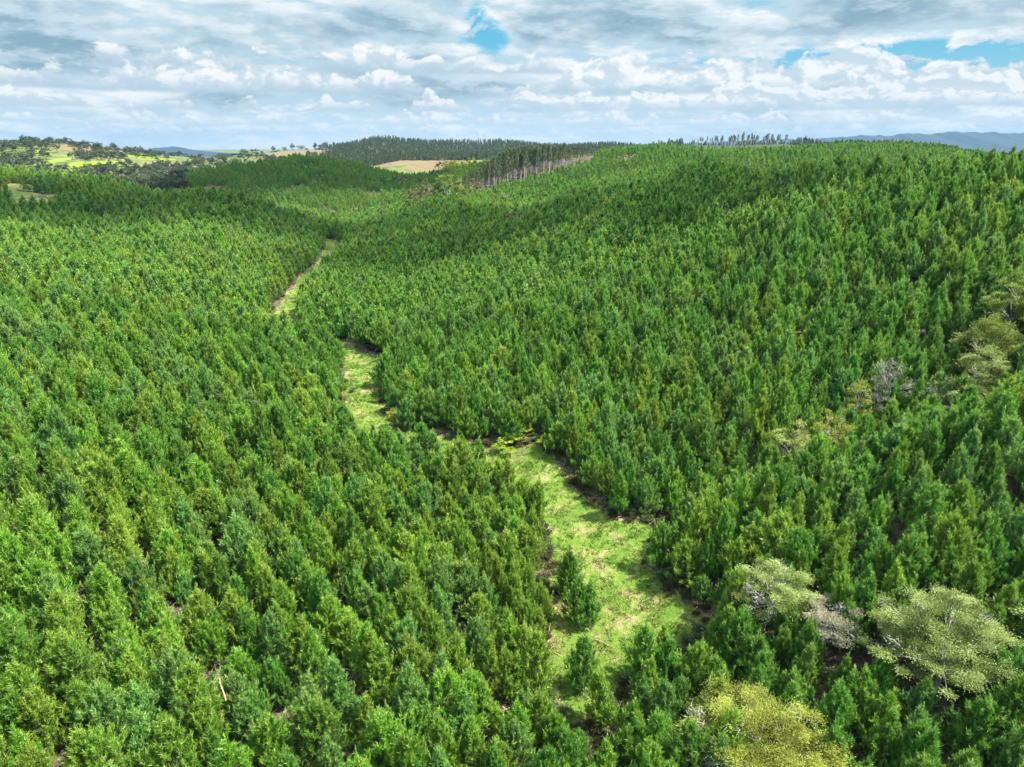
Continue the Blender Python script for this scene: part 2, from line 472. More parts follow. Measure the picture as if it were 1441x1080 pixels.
grs = g.mix(straw_f, grs, straw)
a_g = g.attr('grass')
gm = g.rng(g.m('ADD', a_g, g.m('MULTIPLY', g.m('SUBTRACT', n_fine, .5), .9)), .38, .62)
ring = g.m('MULTIPLY', g.rng(a_g, .35, .6), g.rng(a_g, .98, .7))
grs = g.mix(g.m('MULTIPLY', ring, g.rng(n_mid, .35, .6)), grs, straw)
col = g.mix(gm, litter, grs)
past = g.mix(g.rng(n_farm, .35, .6), (.105, .145, .034), (.20, .20, .068))
past = g.mix(g.rng(n_big, .3, .7), past, (.07, .10, .03))
past = g.mix(g.attr('lush'), past, (.185, .255, .022))
past = g.mix(g.attr('wood'), past, g.mix(n_big, (.030, .045, .022), (.065, .085, .035)))
past = g.mix(g.attr('dry'), past, (.175, .130, .072))
col = g.mix(g.attr('farm'), col, past)
b = g.n('ShaderNodeBsdfPrincipled'); g.l(col, b.inputs['Base Color']); b.inputs['Roughness'].default_value = .95
b.inputs['Specular IOR Level'].default_value = .15
bp = g.n('ShaderNodeBump'); bp.inputs['Strength'].default_value = .8; bp.inputs['Distance'].default_value = .6
g.l(g.m('ADD', n_fine, g.m('MULTIPLY', n_vf, .5)), bp.inputs['Height']); g.l(bp.outputs[0], b.inputs['Normal'])
o_ = g.n('ShaderNodeOutputMaterial'); g.l(b.outputs[0], o_.inputs[0])
# middle cap as one more ring collapsed on the point below the camera
me = make_mesh('ground', np.stack([GX, GY, GZ], 1), quads, [ground_m], grass=grass, farm=farm, lush=lush, dry=dry, wood=wood)
me.polygons.foreach_set('use_smooth', np.ones(len(quads), bool))
ground = obj('ground', me); ground['kind'] = 'structure'; ground['label'] = 'rolling ground of brown pine litter, bright grass strip and far pasture'

# ------------------------------------------------------------------ native trees
def leaf_native(name, old, fresh): return leaf_mat(name, old, fresh, transl=.3, rough=.6, spec=.25, jitter=.12, hue=.012, buff=False)
OLIVE = leaf_native('olive_leaves', (.105, .145, .028), (.33, .41, .125))
GOLD = leaf_native('golden_leaves', (.155, .175, .022), (.37, .41, .065))
PALEL = leaf_native('pale_leaves', (.25, .25, .14), (.44, .43, .28))
DARKO = leaf_native('dark_olive_leaves', (.075, .110, .016), (.26, .32, .05))
GREYG = leaf_native('grey_green_leaves', (.10, .12, .075), (.26, .28, .20))
BRONZE = leaf_native('bronze_leaves', (.070, .066, .024), (.23, .205, .09))
WILLOW = leaf_native('willow_leaves', (.33, .38, .012), (.60, .62, .035))
WILLOWP = leaf_native('pale_willow_leaves', (.28, .30, .06), (.50, .48, .16))
FARMD = leaf_native('farm_tree_leaves', (.070, .095, .050), (.155, .180, .090))
FARMG = leaf_native('farm_tree_green', (.085, .120, .045), (.19, .23, .085))

def native_shape(seed, w, H, n=120, lf=80, ls=.2, flat=.45, base=.16, bare=0.0, bare_side=None, lumps=7):
    rg = np.random.default_rng(seed)
    wood = Soup(); cr = Soup(); tw = Soup()
    rx = w * .5; rz = H * (1 - base) * .5; cz = H * base + rz
    # a few big lobes shape the crown, pads of leaves sit on them
    lob = []
    for i in range(lumps):
        a = i / lumps * 6.283 + rg.normal() * .4
        q = rg.uniform(.35, .62)
        lob.append((math.cos(a) * rx * q, math.sin(a) * rx * q, cz + rg.uniform(-.6, .3) * rz, rg.uniform(.4, .56)))
    lob.append((0, 0, cz + rz * .32, .58))
    fork = np.array([rg.normal() * .2, rg.normal() * .2, H * .24])
    wood.add(*tube((0, 0, -.4), fork, max(.16, w * .028), max(.1, w * .018), 7, seg=2, rg=rg))
    subs = []
    for lx, ly, lz, q in lob:
        p = np.array([lx, ly, lz])
        p = p * .75 + fork * .25; wood.add(*tube(fork, p, w * .014, w * .006, 5, bend=-.2, seg=3, rg=rg)); subs.append(p)
    for i in range(n):
        lx, ly, lz, q = lob[rg.integers(len(lob))]
        dv = unit(rg.normal(size=3) + np.array([0, 0, .35]))
        if dv[2] < -.35: dv[2] *= -.5
        c = np.array([lx + dv[0] * rx * q, ly + dv[1] * rx * q, lz + dv[2] * rz * q * 1.05])
        c[2] = max(c[2], H * base * .8)
        inner = np.hypot(c[0] / rx, c[1] / rx) ** 2 + ((c[2] - cz) / rz) ** 2
        s = rg.uniform(.6, 1.25) * .2 * w ** .5
        isbare = rg.random() < bare
        if bare_side is not None:
            sd_ = (c[0] * bare_side[0] + c[1] * bare_side[1]) / rx - (c[2] - cz) / rz * .5
            isbare = isbare or (sd_ > .42 and rg.random() < .8)
        j = min(range(len(subs)), key=lambda k: np.linalg.norm(subs[k] - c))
        if i % 2 == 0 or isbare: wood.add(*tube(subs[j], c, w * .004 + .012, .012, 3, bend=.1))
        out = unit(np.array([c[0], c[1], (c[2] - cz) * .8 + .35 * rz]))
        if isbare:
            m = 26
            V, T = blades(c + rg.normal(size=(m, 3)) * s * .5, unit(out + rg.normal(size=(m, 3)) * .7), s * rg.uniform(.6, 1.3, m), .05, rg)
            tw.add(V, T, .5)
            if rg.random() < .6: continue
        m = int(lf * rg.uniform(.7, 1.3) * (.35 if isbare else 1))
        off = rg.normal(size=(m, 3)) * np.array([1, 1, flat]) * s * .55
        off = off + out * rg.random((m, 1)) * s * .8
        d = unit(off * np.array([1, 1, .25]) + rg.normal(size=(m, 3)) * s * .3 + out * s * .5)
        side = unit(np.cross(d, np.array([0, 0, 1.0])) + rg.normal(size=(m, 3)) * .45)
        L_ = (ls * rg.uniform(.7, 1.4, m))[:, None]; w_ = (ls * .3 * rg.uniform(.7, 1.3, m))[:, None]
        b0 = c + off
        V = np.stack([b0 - side * w_, b0 + side * w_, b0 + d * L_], 1).reshape(-1, 3)
        cr.add(V, np.arange(3 * m).reshape(-1, 3), np.clip(.48 + rg.normal() * .38 + rg.normal(size=m) * .12, 0, 1))
    if tw.V:
        V, T, _a = tw.get(); wood.add(V, T)
    return wood.get(), cr.get(), None

OCC = []                                          # (x, y, r) kept free of pines
NATIVES = []
def native(name, u, v, Y, w, H, mat, label, group=None, cat='tree', mesh=None, **kw):
    x, y, _ = at(u, v, Y)
    z = height([x], [y])[0]
    sh = mesh or native_mesh(int(u * 7 + v), w, H, mat, **kw)
    root = obj(name, None, None, (x, y, z), rz=0.0)
    root.empty_display_size = .5
    obj('trunk', sh[0], root); obj('crown', sh[1], root)
    if sh[2] is not None: obj('bare_twigs', sh[2], root)
    tag(root, label, cat, group)
    OCC.append((x, y, w * .2))
    if u > 1100 and 78 < Y < 100: OCC.append((x * .965, y * .965, w * .3))
    NATIVES.append((root, x, y, w, H))
    return root
def native_mesh(seed, w, H, mat, wood=None, **kw):
    (wv, wt, wa), (cv, ct, ca), tw = native_shape(seed, w, H, **kw)
    return (make_mesh('tree_wood', wv, wt, [wood or PALE]), make_mesh('tree_crown', cv, ct, [mat], age=ca),
            make_mesh('tree_twigs', tw[0], tw[1], [PALE], age=tw[2]) if tw else None)

GN = 'native trees left standing in the gully'
native('native_tree', 1070, 916, 54, 7.0, 8.3, OLIVE, 'olive native tree with bare grey limbs on one side beside the grass strip', GN, n=100, lf=380, ls=.125, bare=.06, flat=.33, bare_side=(-.9, -.4), base=.22)
native('native_tree', 1158, 958, 50.6, 6.2, 5.6, PALEL, 'small bleached native tree with whitish twiggy crown between two olive trees', GN, n=80, lf=220, ls=.12, bare=.4)
native('native_tree', 1303, 1010, 45.2, 10.6, 8.9, OLIVE, 'biggest olive native tree, wide layered crown with grey gaps', GN, n=190, lf=430, ls=.125, bare=.08, base=.05, flat=.33, lumps=10)
native('native_tree', 1058, 1112, 40.2, 11.5, 6.2, GOLD, 'golden domed native tree cut off by the bottom edge of the photo', GN, n=230, lf=420, ls=.12, bare=.03, bare_side=(-1, -.1), flat=.45, lumps=11)
native('native_tree', 1448, 965, 45, 5.2, 6.0, OLIVE, 'olive native tree half cut off by the picture edge beside the biggest olive tree', GN, n=70, lf=80)
for _u, _v, _y, _dy, _r in [(1158, 958, 50.6, 3.0, 1.7), (1058, 1112, 40.2, 4.5, 3.0)]: OCC.append((at(_u, _v, _y)[0], _y - _dy, _r))
GU = 'native trees in the upper gully'
native('native_tree', 1388, 478, 92, 11.5, 13.5, DARKO, 'large dark olive tree with gold-lit top in the upper gully', GU, n=230, lf=190, ls=.22, flat=.45, base=.04, lumps=9)
native('native_tree', 1436, 440, 98, 10.5, 13, DARKO, 'dark olive tree behind the large gold-topped one, at the picture edge', GU, n=190, lf=190, ls=.22, flat=.45, base=.04, lumps=9)
native('native_tree', 1378, 530, 84, 9, 10, OLIVE, 'flat-topped olive tree just below the large gold-topped one', GU, n=130, lf=180, ls=.2, flat=.45, base=.05)
native('native_tree', 1338, 540, 84, 5.5, 7.5, GREYG, 'grey twiggy tree beside the flat-topped olive tree', GU, n=60, lf=50, bare=.5)
native('native_tree', 1352, 566, 80, 4.2, 6.5, OLIVE, 'small olive tree below the grey twiggy one', GU, n=45, lf=70)
native('native_tree', 1207, 568, 86, 4.2, 9.5, GOLD, 'narrow golden tree standing upright in the lower gully', GU, n=60, lf=80, lumps=4)
native('native_tree', 1247, 540, 90, 6.0, 8.5, GREYG, 'dark grey-green scrubby tree above the narrow golden tree', GU, n=70, lf=60, bare=.3)
native('native_tree', 1236, 562, 88, 4.6, 7, GREYG, 'pale grey-green bush beside the narrow golden tree', GU, n=50, lf=60, bare=.25)
native('native_tree', 1122, 606, 79, 6, 8.5, OLIVE, 'low olive tree at the foot of the gully', GU, n=80, lf=85)
native('native_tree', 1170, 598, 81, 6.2, 9, GOLD, 'pale gold spreading tree next to the low olive one', GU, n=85, lf=85, bare=.15)

GF = 'native trees below the mature pine stand'
native('native_tree', 588, 290, 360, 15, 14, BRONZE, 'bronze round tree, first of the dark row below the mature pines', GF, n=70, lf=60, ls=.5)
native('native_tree', 606, 287, 362, 15, 16, BRONZE, 'tall bronze round tree second in the dark row below the mature pines', GF, n=70, lf=60, ls=.5)
native('native_tree', 630, 289, 360, 13, 18, DARKO, 'dark upright tree in the middle of the row below the mature pines', GF, n=70, lf=60, ls=.5)
native('native_tree', 653, 288, 362, 13, 14, DARKO, 'rounded olive tree after the dark upright one', GF, n=60, lf=60, ls=.5)
native('native_tree', 641, 276, 400, 12, 12, OLIVE, 'olive tree rising behind the dark upright one', GF, n=60, lf=60, ls=.5)
native('native_tree', 671, 278, 400, 12, 13, BRONZE, 'greyish bronze tree at the end of the row by the pine stand', GF, n=60, lf=60, ls=.5, bare=.3)
native('native_tree', 708, 281, 380, 7, 10, PALEL, 'bleached bare tree at the foot of the mature pine stand', GF, n=40, lf=20, bare=.8)
native('native_tree', 726, 297, 258, 7, 7, BRONZE, 'lone bronze tree among young pines on the ridge', GF, n=60, lf=60, ls=.35)
native('native_tree', 543, 307, 375, 10, 10, BRONZE, 'lone rounded tree with dark base on the valley floor', GF, n=60, lf=60, ls=.45)
GS = 'scrubby bushes along the far valley'
for (u, v, Y, w, H, m, lb) in [(392,306,385,10,7,OLIVE,'yellowish bush, first of three in the bright valley'),(428,313,380,11,7.5,BRONZE,'bronze-topped bush in the middle of the bright valley'),
        (452,317,375,10,7,GOLD,'golden bush, last of three in the bright valley'),(330,298,318,9,5,BRONZE,'dark bronze bush on the crest of the side ridge'),
        (565,253,560,12,11,BRONZE,'bronze tree high on the dark hill'),(574,259,550,10,9,DARKO,'dark tree just below the bronze one on the hill'),(548,258,560,6,5,OLIVE,'small olive bush on the dark hill'),
        (594,255,560,7,7,BRONZE,'bronze tree at the side of the dark hill'),(510,257,580,9,6,FARMD,'dark patch of bush on the dark hill'),(567,262,550,7,5,OLIVE,'olive bush below the two trees on the hill')]:
    native('bush' if 'bush' in lb else 'native_tree', u, v, Y, w, H, m, lb, GS, n=40, lf=50, ls=.5)
GW = 'yellow willows beyond the valley'
native('willow_tree', 624, 250, 640, 17, 17, WILLOWP, 'pale yellow willow beside the brown field', GW, n=60, lf=60, ls=.8)
native('willow_tree', 642, 252, 600, 20, 14, WILLOW, 'widest bright yellow willow at the foot of the pine stand', GW, n=80, lf=60, ls=.8)
native('willow_tree', 664, 248, 606, 11, 13, WILLOW, 'small bright yellow willow tucked against the pine stand', GW, n=50, lf=50, ls=.8)
native('bush', 1078, 212, 600, 7, 4.5, GOLD, 'bright yellow gorse bush on the far green hill', 'gorse on the hills', n=30, lf=50, ls=.5)
native('bush', 1136, 232, 200, 2.2, 1.8, GOLD, 'yellow gorse bush near the crest of the wooded slope', 'gorse on the hills', n=20, lf=50, ls=.25)
native('native_tree', 1157, 208, 640, 9, 9, BRONZE, 'rusty brown tree on the far green hill', None, n=40, lf=50, ls=.6)

# ------------------------------------------------------------------ plantation
def rows(dirn, along, across, x0, x1, y0, y1, jit, rg):
    d = unit(np.array(dirn)); pz = np.array([-d[1], d[0]])
    c = np.array([(x0 + x1) / 2, (y0 + y1) / 2]); rad = math.hypot(x1 - x0, y1 - y0) / 2
    a = np.arange(-rad, rad, along); b_ = np.arange(-rad, rad, across)
    Aa, Bb = np.meshgrid(a, b_)
    Aa = Aa + rg.uniform(0, along, (len(b_), 1))
    p = c + Aa.ravel()[:, None] * d + Bb.ravel()[:, None] * pz
    p = p + rg.normal(size=p.shape) * jit
    k = (p[:, 0] > x0) & (p[:, 0] < x1) & (p[:, 1] > y0) & (p[:, 1] < y1)
    return p[k]

def side_of_strip(X, Y):
    """True on the far (right) bank"""
    ly = np.array([p[1] for p in LEFT]); lx = np.array([p[0] for p in LEFT])
    return X > np.interp(Y, ly, lx) + .1

prg = np.random.default_rng(21)
pl = rows((.62, -.78), 1.85, 3.3, -420, 30, 20, 430, .40, prg)
pl = pl[~side_of_strip(pl[:, 0], pl[:, 1])]
pr = rows((.55, .83), 2.0, 2.9, -100, 420, 20, 430, .5, prg)
pr = pr[side_of_strip(pr[:, 0], pr[:, 1])]
pf = rows((.3, .95), 2.7, 4.0, -520, 720, 425, 830, .7, prg)
nfar = len(pf)
pp = np.concatenate([pl, pr, pf]); isfar = np.zeros(len(pp), bool); isfar[len(pl) + len(pr):] = True
X, Y = pp[:, 0], pp[:, 1]
azp = np.arctan2(X, Y)
keep = (np.abs(azp) < R(47)) | ((np.hypot(X - np.clip(X, -30, 40), Y - 40) < 16))
keep &= prg.random(len(X)) > np.where(isfar, .10, .022)
sdp = strip_sd(X, Y)
keep &= (sdp < -.5) | isfar
for x, y, r in OCC: keep &= np.hypot(X - x, Y - y) > r
for x, y, r, gv in CLEARW: keep &= (np.hypot(X - x, Y - y) > r * prg.uniform(.6, 1.1, len(X)))
s_ = X / Y
keep &= ~((s_ < -.46) & (Y > 465))                      # open farmland beyond the side ridge
keep &= ~((s_ < -.04) & (Y > 740))
STAND = np.array([at(648, 278, 445)[:2], at(740, 252, 492)[:2], at(832, 221, 545)[:2], at(826, 221, 640)[:2], at(700, 240, 590)[:2], at(655, 262, 500)[:2]])
keep &= ~in_poly(X, Y, STAND) & ~((poly_dist(X, Y, STAND) < 9) & (X < 90))
gapn = waves(X, Y, 60, 30)
keep &= ~(isfar & (gapn > 1.35))
X, Y, isfar, sdp = X[keep], Y[keep], isfar[keep], sdp[keep]
Z = height(X, Y)
N = len(X)
shape = prg.integers(0, len(PINE), N)
regional = waves(X, Y, 45, 4, 6) + prg.normal(size=N) * .9
tint = np.where(regional < -.55, 0, np.where(regional < .1, 2, np.where(regional < .95, 1, 3)))
right = side_of_strip(X, Y)
tint = np.where(right & (prg.random(N) < .3), 0, tint)
tint = np.where(~right & (Y < 95) & (prg.random(N) < .25), 3, tint)
scale = np.clip(prg.normal(1, .13, N) - (prg.random(N) < .05) * .3, .5, 1.32)
scale *= np.where(isfar, .85, 1.0)
scale *= np.where((sdp > -3), .92, 1.0)
rot = prg.uniform(0, 6.283, N)
tops = np.array([p['H'] for p in PINE])[shape] * scale
pu, pv, pd = pix(X, Y, Z + tops * .6)
inframe = (pu > -25) & (pu < 1466) & (pv > 150) & (pv < 1110) & (Y > 5)
order = np.argsort(np.where(inframe, pd, 1e9))
NEAR = order[:292]
near_mask = np.zeros(N, bool); near_mask[NEAR] = True

# lone pines on the grass: small saplings standing apart
LONES = [(800,815,63.2,5.6,0,'slim dark pine behind the lone pair on the grass strip'),(808,868,59.2,5.4,0,'bushy dark pine of the lone pair on the grass strip, further from the grass middle'),
         (829,873,58.6,4.9,0,'bushy dark pine of the lone pair reaching out over the grass strip'),
         (572,602,102.5,5.2,1,'lone round pine on the brown bank by the bend of the grass strip'),(652,640,93,3.0,2,'knee-high bright pine sapling on the brown bank below the pines'),
         (818,1010,50.5,6.2,0,'dark open pine standing on the lower end of the grass strip'),(905,975,51,6.8,0,'tall dark open pine at the lower end of the grass strip')]

ORD = ['first', 'second', 'third', 'fourth', 'fifth', 'sixth', 'seventh', 'eighth', 'ninth', 'tenth', 'eleventh', 'twelfth', 'thirteenth', 'fourteenth', 'fifteenth', 'sixteenth', 'seventeenth', 'eighteenth', 'nineteenth', 'twentieth']
def size_word(h): return 'tall' if h > 6.0 else ('short' if h < 5.1 else 'mid-height')
nat_pts = [(NATIVES[i][1], NATIVES[i][2], nm) for i, nm in enumerate(['grey-limbed olive tree', 'bleached native tree', 'biggest olive tree', 'golden domed tree', 'half-cut olive tree'])]
cells = {}
for i in NEAR:
    x, y = X[i], Y[i]
    look = '%s %s' % (size_word(tops[i]), TN[tint[i]])
    dn, nm = min((math.hypot(x - a, y - b), c) for a, b, c in nat_pts)
    sdv = -sdp[i]
    if right[i] and dn < 11: reg, ref, key = 'around the ' + nm, 'its trunk', dn
    elif right[i]:
        if y > 74: reg = 'above the strip'
        elif y < 56 and x < 20: reg = 'at the strip foot'
        elif sdv < 9: reg = 'opposite the lone pair'
        elif sdv < 18: reg = 'halfway upslope'
        else: reg = 'high upslope'
        ref, key = 'the grass', sdv
    else:
        row = 'lowest rows' if y < 43 else ('lower rows' if y < 50 else ('middle rows' if y < 58 else 'upper rows'))
        band = 'edging the strip' if sdv < 8 else ('near the strip' if sdv < 17 else ('well off the strip' if sdv < 28 else 'remote from the strip'))
        reg, ref, key = 'in the %s %s' % (row, band), 'the grass', sdv
    cells.setdefault((look, reg), []).append((key, i, ref))
group_of = {}; label_of = {}
for (look, reg), lst in cells.items():
    lst.sort()
    for k, (key, i, ref) in enumerate(lst):
        if len(lst) == 1: label_of[i] = 'only %s pine %s' % (look, reg)
        else: label_of[i] = '%s pine %s, %s such from %s' % (look, reg, ORD[min(k, 19)], ref)
GP = 'young pines standing largest in the plantation'
def place_pine(x, y, z, sh, tn, s, rz, label, name='pine_tree', group=GP):
    root = obj(name, None, None, (x, y, z), rz, s); root.empty_display_size = .4
    root.rotation_euler = (random.gauss(0, .03), random.gauss(0, .03), rz)
    obj('trunk', PINE[sh]['trunk'], root); obj('crown', PINE[sh]['crown'][tn], root)
    tag(root, label, 'pine tree', group)
    return root
for i in NEAR:
    place_pine(X[i], Y[i], Z[i], int(shape[i]), TN[tint[i]], float(scale[i]), float(rot[i]), label_of[i])
for k, (u, v, yy, hh, ti, lb) in enumerate(LONES):
    x, y, _ = at(u, v, yy); z = height([x], [y])[0]
    sh = [3, 7, 3, 9, 7, 1, 4][k]
    place_pine(x, y, z, sh, TN[ti], hh / PINE[sh]['H'], k * 1.3, lb)

near_src = source_collection('pine_source', [joined(p['raw'], [BARK, TINTS[tn]]) for p in PINE for tn in TN])
FARP = []
for i in range(6):
    (tv, tt, ta), (cv_, ct, ca) = pine_shape(300 + i, 5.4 + .3 * (i % 3), 2.0 + .12 * (i % 4), dens=.6, nb=6, bl=.45, bw=.13, lod=True)
    FARP.append((tv, tt, ta, cv_, ct, ca))
far_src = source_collection('far_pine_source', [joined(p, [BARK, TINTS[tn]]) for p in FARP for tn in TN])
rest = ~near_mask
mid = rest & (pd < 150); far = rest & ~mid
wide = prg.uniform(.85, 1.2, N); scl3 = np.stack([scale * wide, scale * wide, scale * prg.uniform(.9, 1.15, N)], 1)
def scatter_all():
    # both ranges in one object: the index picks the detailed or the light shapes
    c = bpy.data.collections.new('plantation_source')
    for s in (near_src, far_src):
        for o in s.objects: c.objects.link(o)
    names = sorted(o.name for o in c.objects)
    pos_n = {nm: k for k, nm in enumerate(names)}
    idx = np.zeros(N, int)
    for i in np.nonzero(rest)[0]:
        if mid[i]: nm = 'pine_source.%03d' % (shape[i] * 4 + tint[i])
        else: nm = 'far_pine_source.%03d' % ((shape[i] % 6) * 4 + tint[i])
        idx[i] = pos_n[nm]
    r = rest
    return scatter('pine_plantation', c, X[r], Y[r], Z[r], idx[r], rot[r], scl3[r], 'young pine plantation covering the slopes beyond the rows that show largest', 'pine plantation')
scatter_all()
print('PINES', N, 'mid', mid.sum(), 'far', far.sum(), 'cells', len(cells), 'labels', len(set(label_of.values())))

# ------------------------------------------------------------------ grass tufts and slash on the strip
grg = np.random.default_rng(5)
gx = grg.uniform(-85, 24, 160000); gy = grg.uniform(24, 312, 160000)
sdg = strip_sd(gx, gy)
k = ((sdg > .3) | ((sdg > -2.2) & (grg.random(160000) < .45))) & (grg.random(160000) < np.clip(95 / gy, .2, 1))
gx, gy = gx[k], gy[k]
cl = waves(gx, gy, 6, 12) + grg.normal(size=len(gx)) * .6
k = cl > -.35; gx, gy, cl = gx[k], gy[k], cl[k]
gz = height(gx, gy)
st_ = waves(gx, gy, 14, 20) + waves(gx, gy, 4, 2) * .6 + grg.normal(size=len(gx)) * .4
sp_ = Soup(); big_t = grg.random(len(gx)) < .06
for b_ in range(7):
    m = len(gx)
    d = unit(np.stack([grg.normal(size=m) * .7, grg.normal(size=m) * .7, np.full(m, .8)], 1))
    V, T = blades(np.stack([gx + grg.normal(size=m) * .13, gy + grg.normal(size=m) * .13, gz - .02], 1), d, .46 * grg.uniform(.4, 1.4, m) * (1 + 1.1 * big_t), .10, grg)
    sp_.add(V, T, np.clip(st_ * .4 + .12, 0, 1))
GRASSM = leaf_mat('grass_blades', buff=False, old=(.110, .205, .024), fresh=(.40, .35, .14), transl=.35, rough=.7, spec=.15, jitter=0, hue=0)
V, T, Aa = sp_.get()
tu = obj('grass', make_mesh('grass', V, T, [GRASSM], age=Aa)); tu['kind'] = 'stuff'; tu['label'] = 'rank green and straw grass on the valley strip'; tu['category'] = 'grass'
# slash: fallen sticks in the brown verge
sx = grg.uniform(-85, 40, 60000); sy = grg.uniform(30, 312, 60000)
sdd = strip_sd(sx, sy)
k = (sdd < 1.2) & (sdd > -5) & (grg.random(60000) < np.where(sy > 130, .08, np.clip(70 / sy, .2, 1))); fx = grg.uniform(-45, 48, 16000); fy = grg.uniform(34, 80, 16000); kf = strip_sd(fx, fy) < -3
sx, sy = np.concatenate([sx[k], fx[kf]]), np.concatenate([sy[k], fy[kf]])
sz = height(sx, sy) + .1
m = len(sx)
d = unit(np.stack([grg.normal(size=m), grg.normal(size=m), grg.normal(size=m) * .22 + .1], 1))
V, T = blades(np.stack([sx, sy, sz], 1), d, grg.uniform(.4, 1.7, m), .09, grg)
SLASHM = bark_mat('slash_wood', (.16, .11, .075), (.42, .33, .24), .8)
tu = obj('litter', make_mesh('litter', V, T, [SLASHM])); tu['kind'] = 'stuff'; tu['label'] = 'brown sticks and pruned branches littering the verge under the edge pines'; tu['category'] = 'litter'

ux = grg.uniform(-85, 40, 40000); uy = grg.uniform(40, 312, 40000); us_ = strip_sd(ux, uy)
k = (us_ > -2.6) & (us_ < np.where(uy > 130, -.6, .9)) & (grg.random(40000) < np.clip(60 / uy, .15, 1)); ux, uy = ux[k][:900], uy[k][:900]
UG = [make_mesh('scrub_whole', *native_shape(950 + i, 1.5, [.8, 1.1, .6, .9][i], n=16, lf=60, ls=.16, base=0, lumps=4)[1][:2], [m_]) for i, m_ in enumerate([BRONZE, FARMG, BRONZE, OLIVE])]
scatter('undergrowth', source_collection('scrub_source', UG), ux, uy, height(ux, uy) - .1, grg.integers(0, 4, len(ux)), grg.uniform(0, 6.28, len(ux)), grg.uniform(.4, 1.1, len(ux)), 'brown and green bracken scrub along the verges of the grass strip', 'undergrowth')
# ferns at the gully mouth, gorse at the bend, dead wood
FERN = leaf_mat('fern_fronds', (.10, .19, .015), (.30, .36, .03), transl=.35, jitter=.1, hue=.01, buff=False)
def fern_mesh(seed, r=1.1):
    rg = np.random.default_rng(seed); s = Soup()
    nf = 13
    for k in range(nf):
        a = k / nf * 6.283 + rg.normal() * .15
        d = np.array([math.cos(a), math.sin(a), 0]); L = r * rg.uniform(.8, 1.15)
        for q in np.linspace(.1, 1, 12):
            c = d * L * q + np.array([0, 0, .9 + .55 * math.sin(q * 2.3) * r * .6])
            w = .34 * math.sin(min(q * 1.05, 1) * math.pi) ** .7 * r + .04
            sd2 = np.array([-d[1], d[0], 0])
            for sg in (-1, 1):
                V, T = blades(c[None], unit(sd2 * sg + d * .35 + np.array([0, 0, -.15]))[None], w, .13 * r, rg); s.add(V, T, rg.uniform(.2, .9))
    return s.get()
for k, (u, v, yy, r, lb) in enumerate([(702,640,93.5,1.3,'yellowest fern in the clump at the gully mouth'),(712,632,95,1.4,'middle green fern of the clump at the gully mouth'),(726,630,95.5,1.3,'broad green fern of the clump next to the middle one'),
                                        (740,624,97,1.1,'fern set apart uphill of the fern clump'),(718,642,92.5,1.1,'small fern at the lower edge of the fern clump'),(762,640,93,.9,'small bright fern under the edge pine right of the clump')]):
    lb = lb.replace('right of the clump', 'past the clump')
    x, y, _ = at(u, v, yy); z = height([x], [y])[0]
    V, T, a_ = fern_mesh(900 + k, r)
    root = obj('fern', None, None, (x, y, z))
    obj('fronds', make_mesh('fern_fronds', V, T, [FERN], age=a_), root)
    tv, tt = tube((0, 0, -.2), (0, 0, 1.0), .13, .1, 6)
    obj('stem', make_mesh('fern_stem', tv, tt, [BARK]), root)
    tag(root, lb, 'fern', 'ferns at the gully mouth')
native('bush', 556, 602, 103.5, 2.6, 2.6, GOLD, 'yellow-green bush against the lone round pine on the bend', None, n=28, lf=60, ls=.22)
native('bush', 757, 731, 78, 1.3, .9, GOLD, 'small yellow bush on the grass strip beside the pine edge', None, n=14, lf=50, ls=.16)
native('bush', 497, 550, 118, 1.0, .8, FARMD, 'small dark bush alone on the upper grass strip', None, n=12, lf=50, ls=.16)
def dead_branch(u, v, yy, L, lift, az_, lb, seed, drop=None):
    rg = np.random.default_rng(seed); x, y, _ = at(u, v, yy); z = height([x], [y])[0]
    s = Soup(); d = np.array([math.cos(az_), math.sin(az_), 0])
    s.add(*tube((0, 0, .05), d * L + np.array([0, 0, lift]), .07, .02, 5, seg=3, rg=rg))
    for k in range(9):
        q = rg.uniform(.3, 1); b0 = d * L * q + np.array([0, 0, lift * q])
        s.add(*tube(b0, b0 + unit(rg.normal(size=3) + d) * rg.uniform(.3, .9), .02, .008, 3))
    V, T, _ = s.get()
    return tag(obj('dead_branch', make_mesh('dead_branch', V, T, [DEADW]), None, (x, y, z + (drop or 0))), lb, 'branch')
dead_branch(590, 612, 100, 3.2, .3, .3, 'pale fallen branch on the brown bank beside the lone round pine', 1)
dead_branch(600, 606, 101, 2.4, .5, 2.4, 'shorter fallen branch crossing the pale one on the bank', 2)
dead_branch(322, 1010, 42, 1.3, 1.3, 2.2, 'dead orange-brown branch leaning on pines in the lowest rows', 3, 3.6)
dead_branch(836, 892, 57, 2.2, .15, -.6, 'thin pale branch lying on the grass below the lone pair', 4)
dead_branch(395, 432, 184, 5, .8, 2.0, 'long pale fallen branch at the upper strip edge', 5)

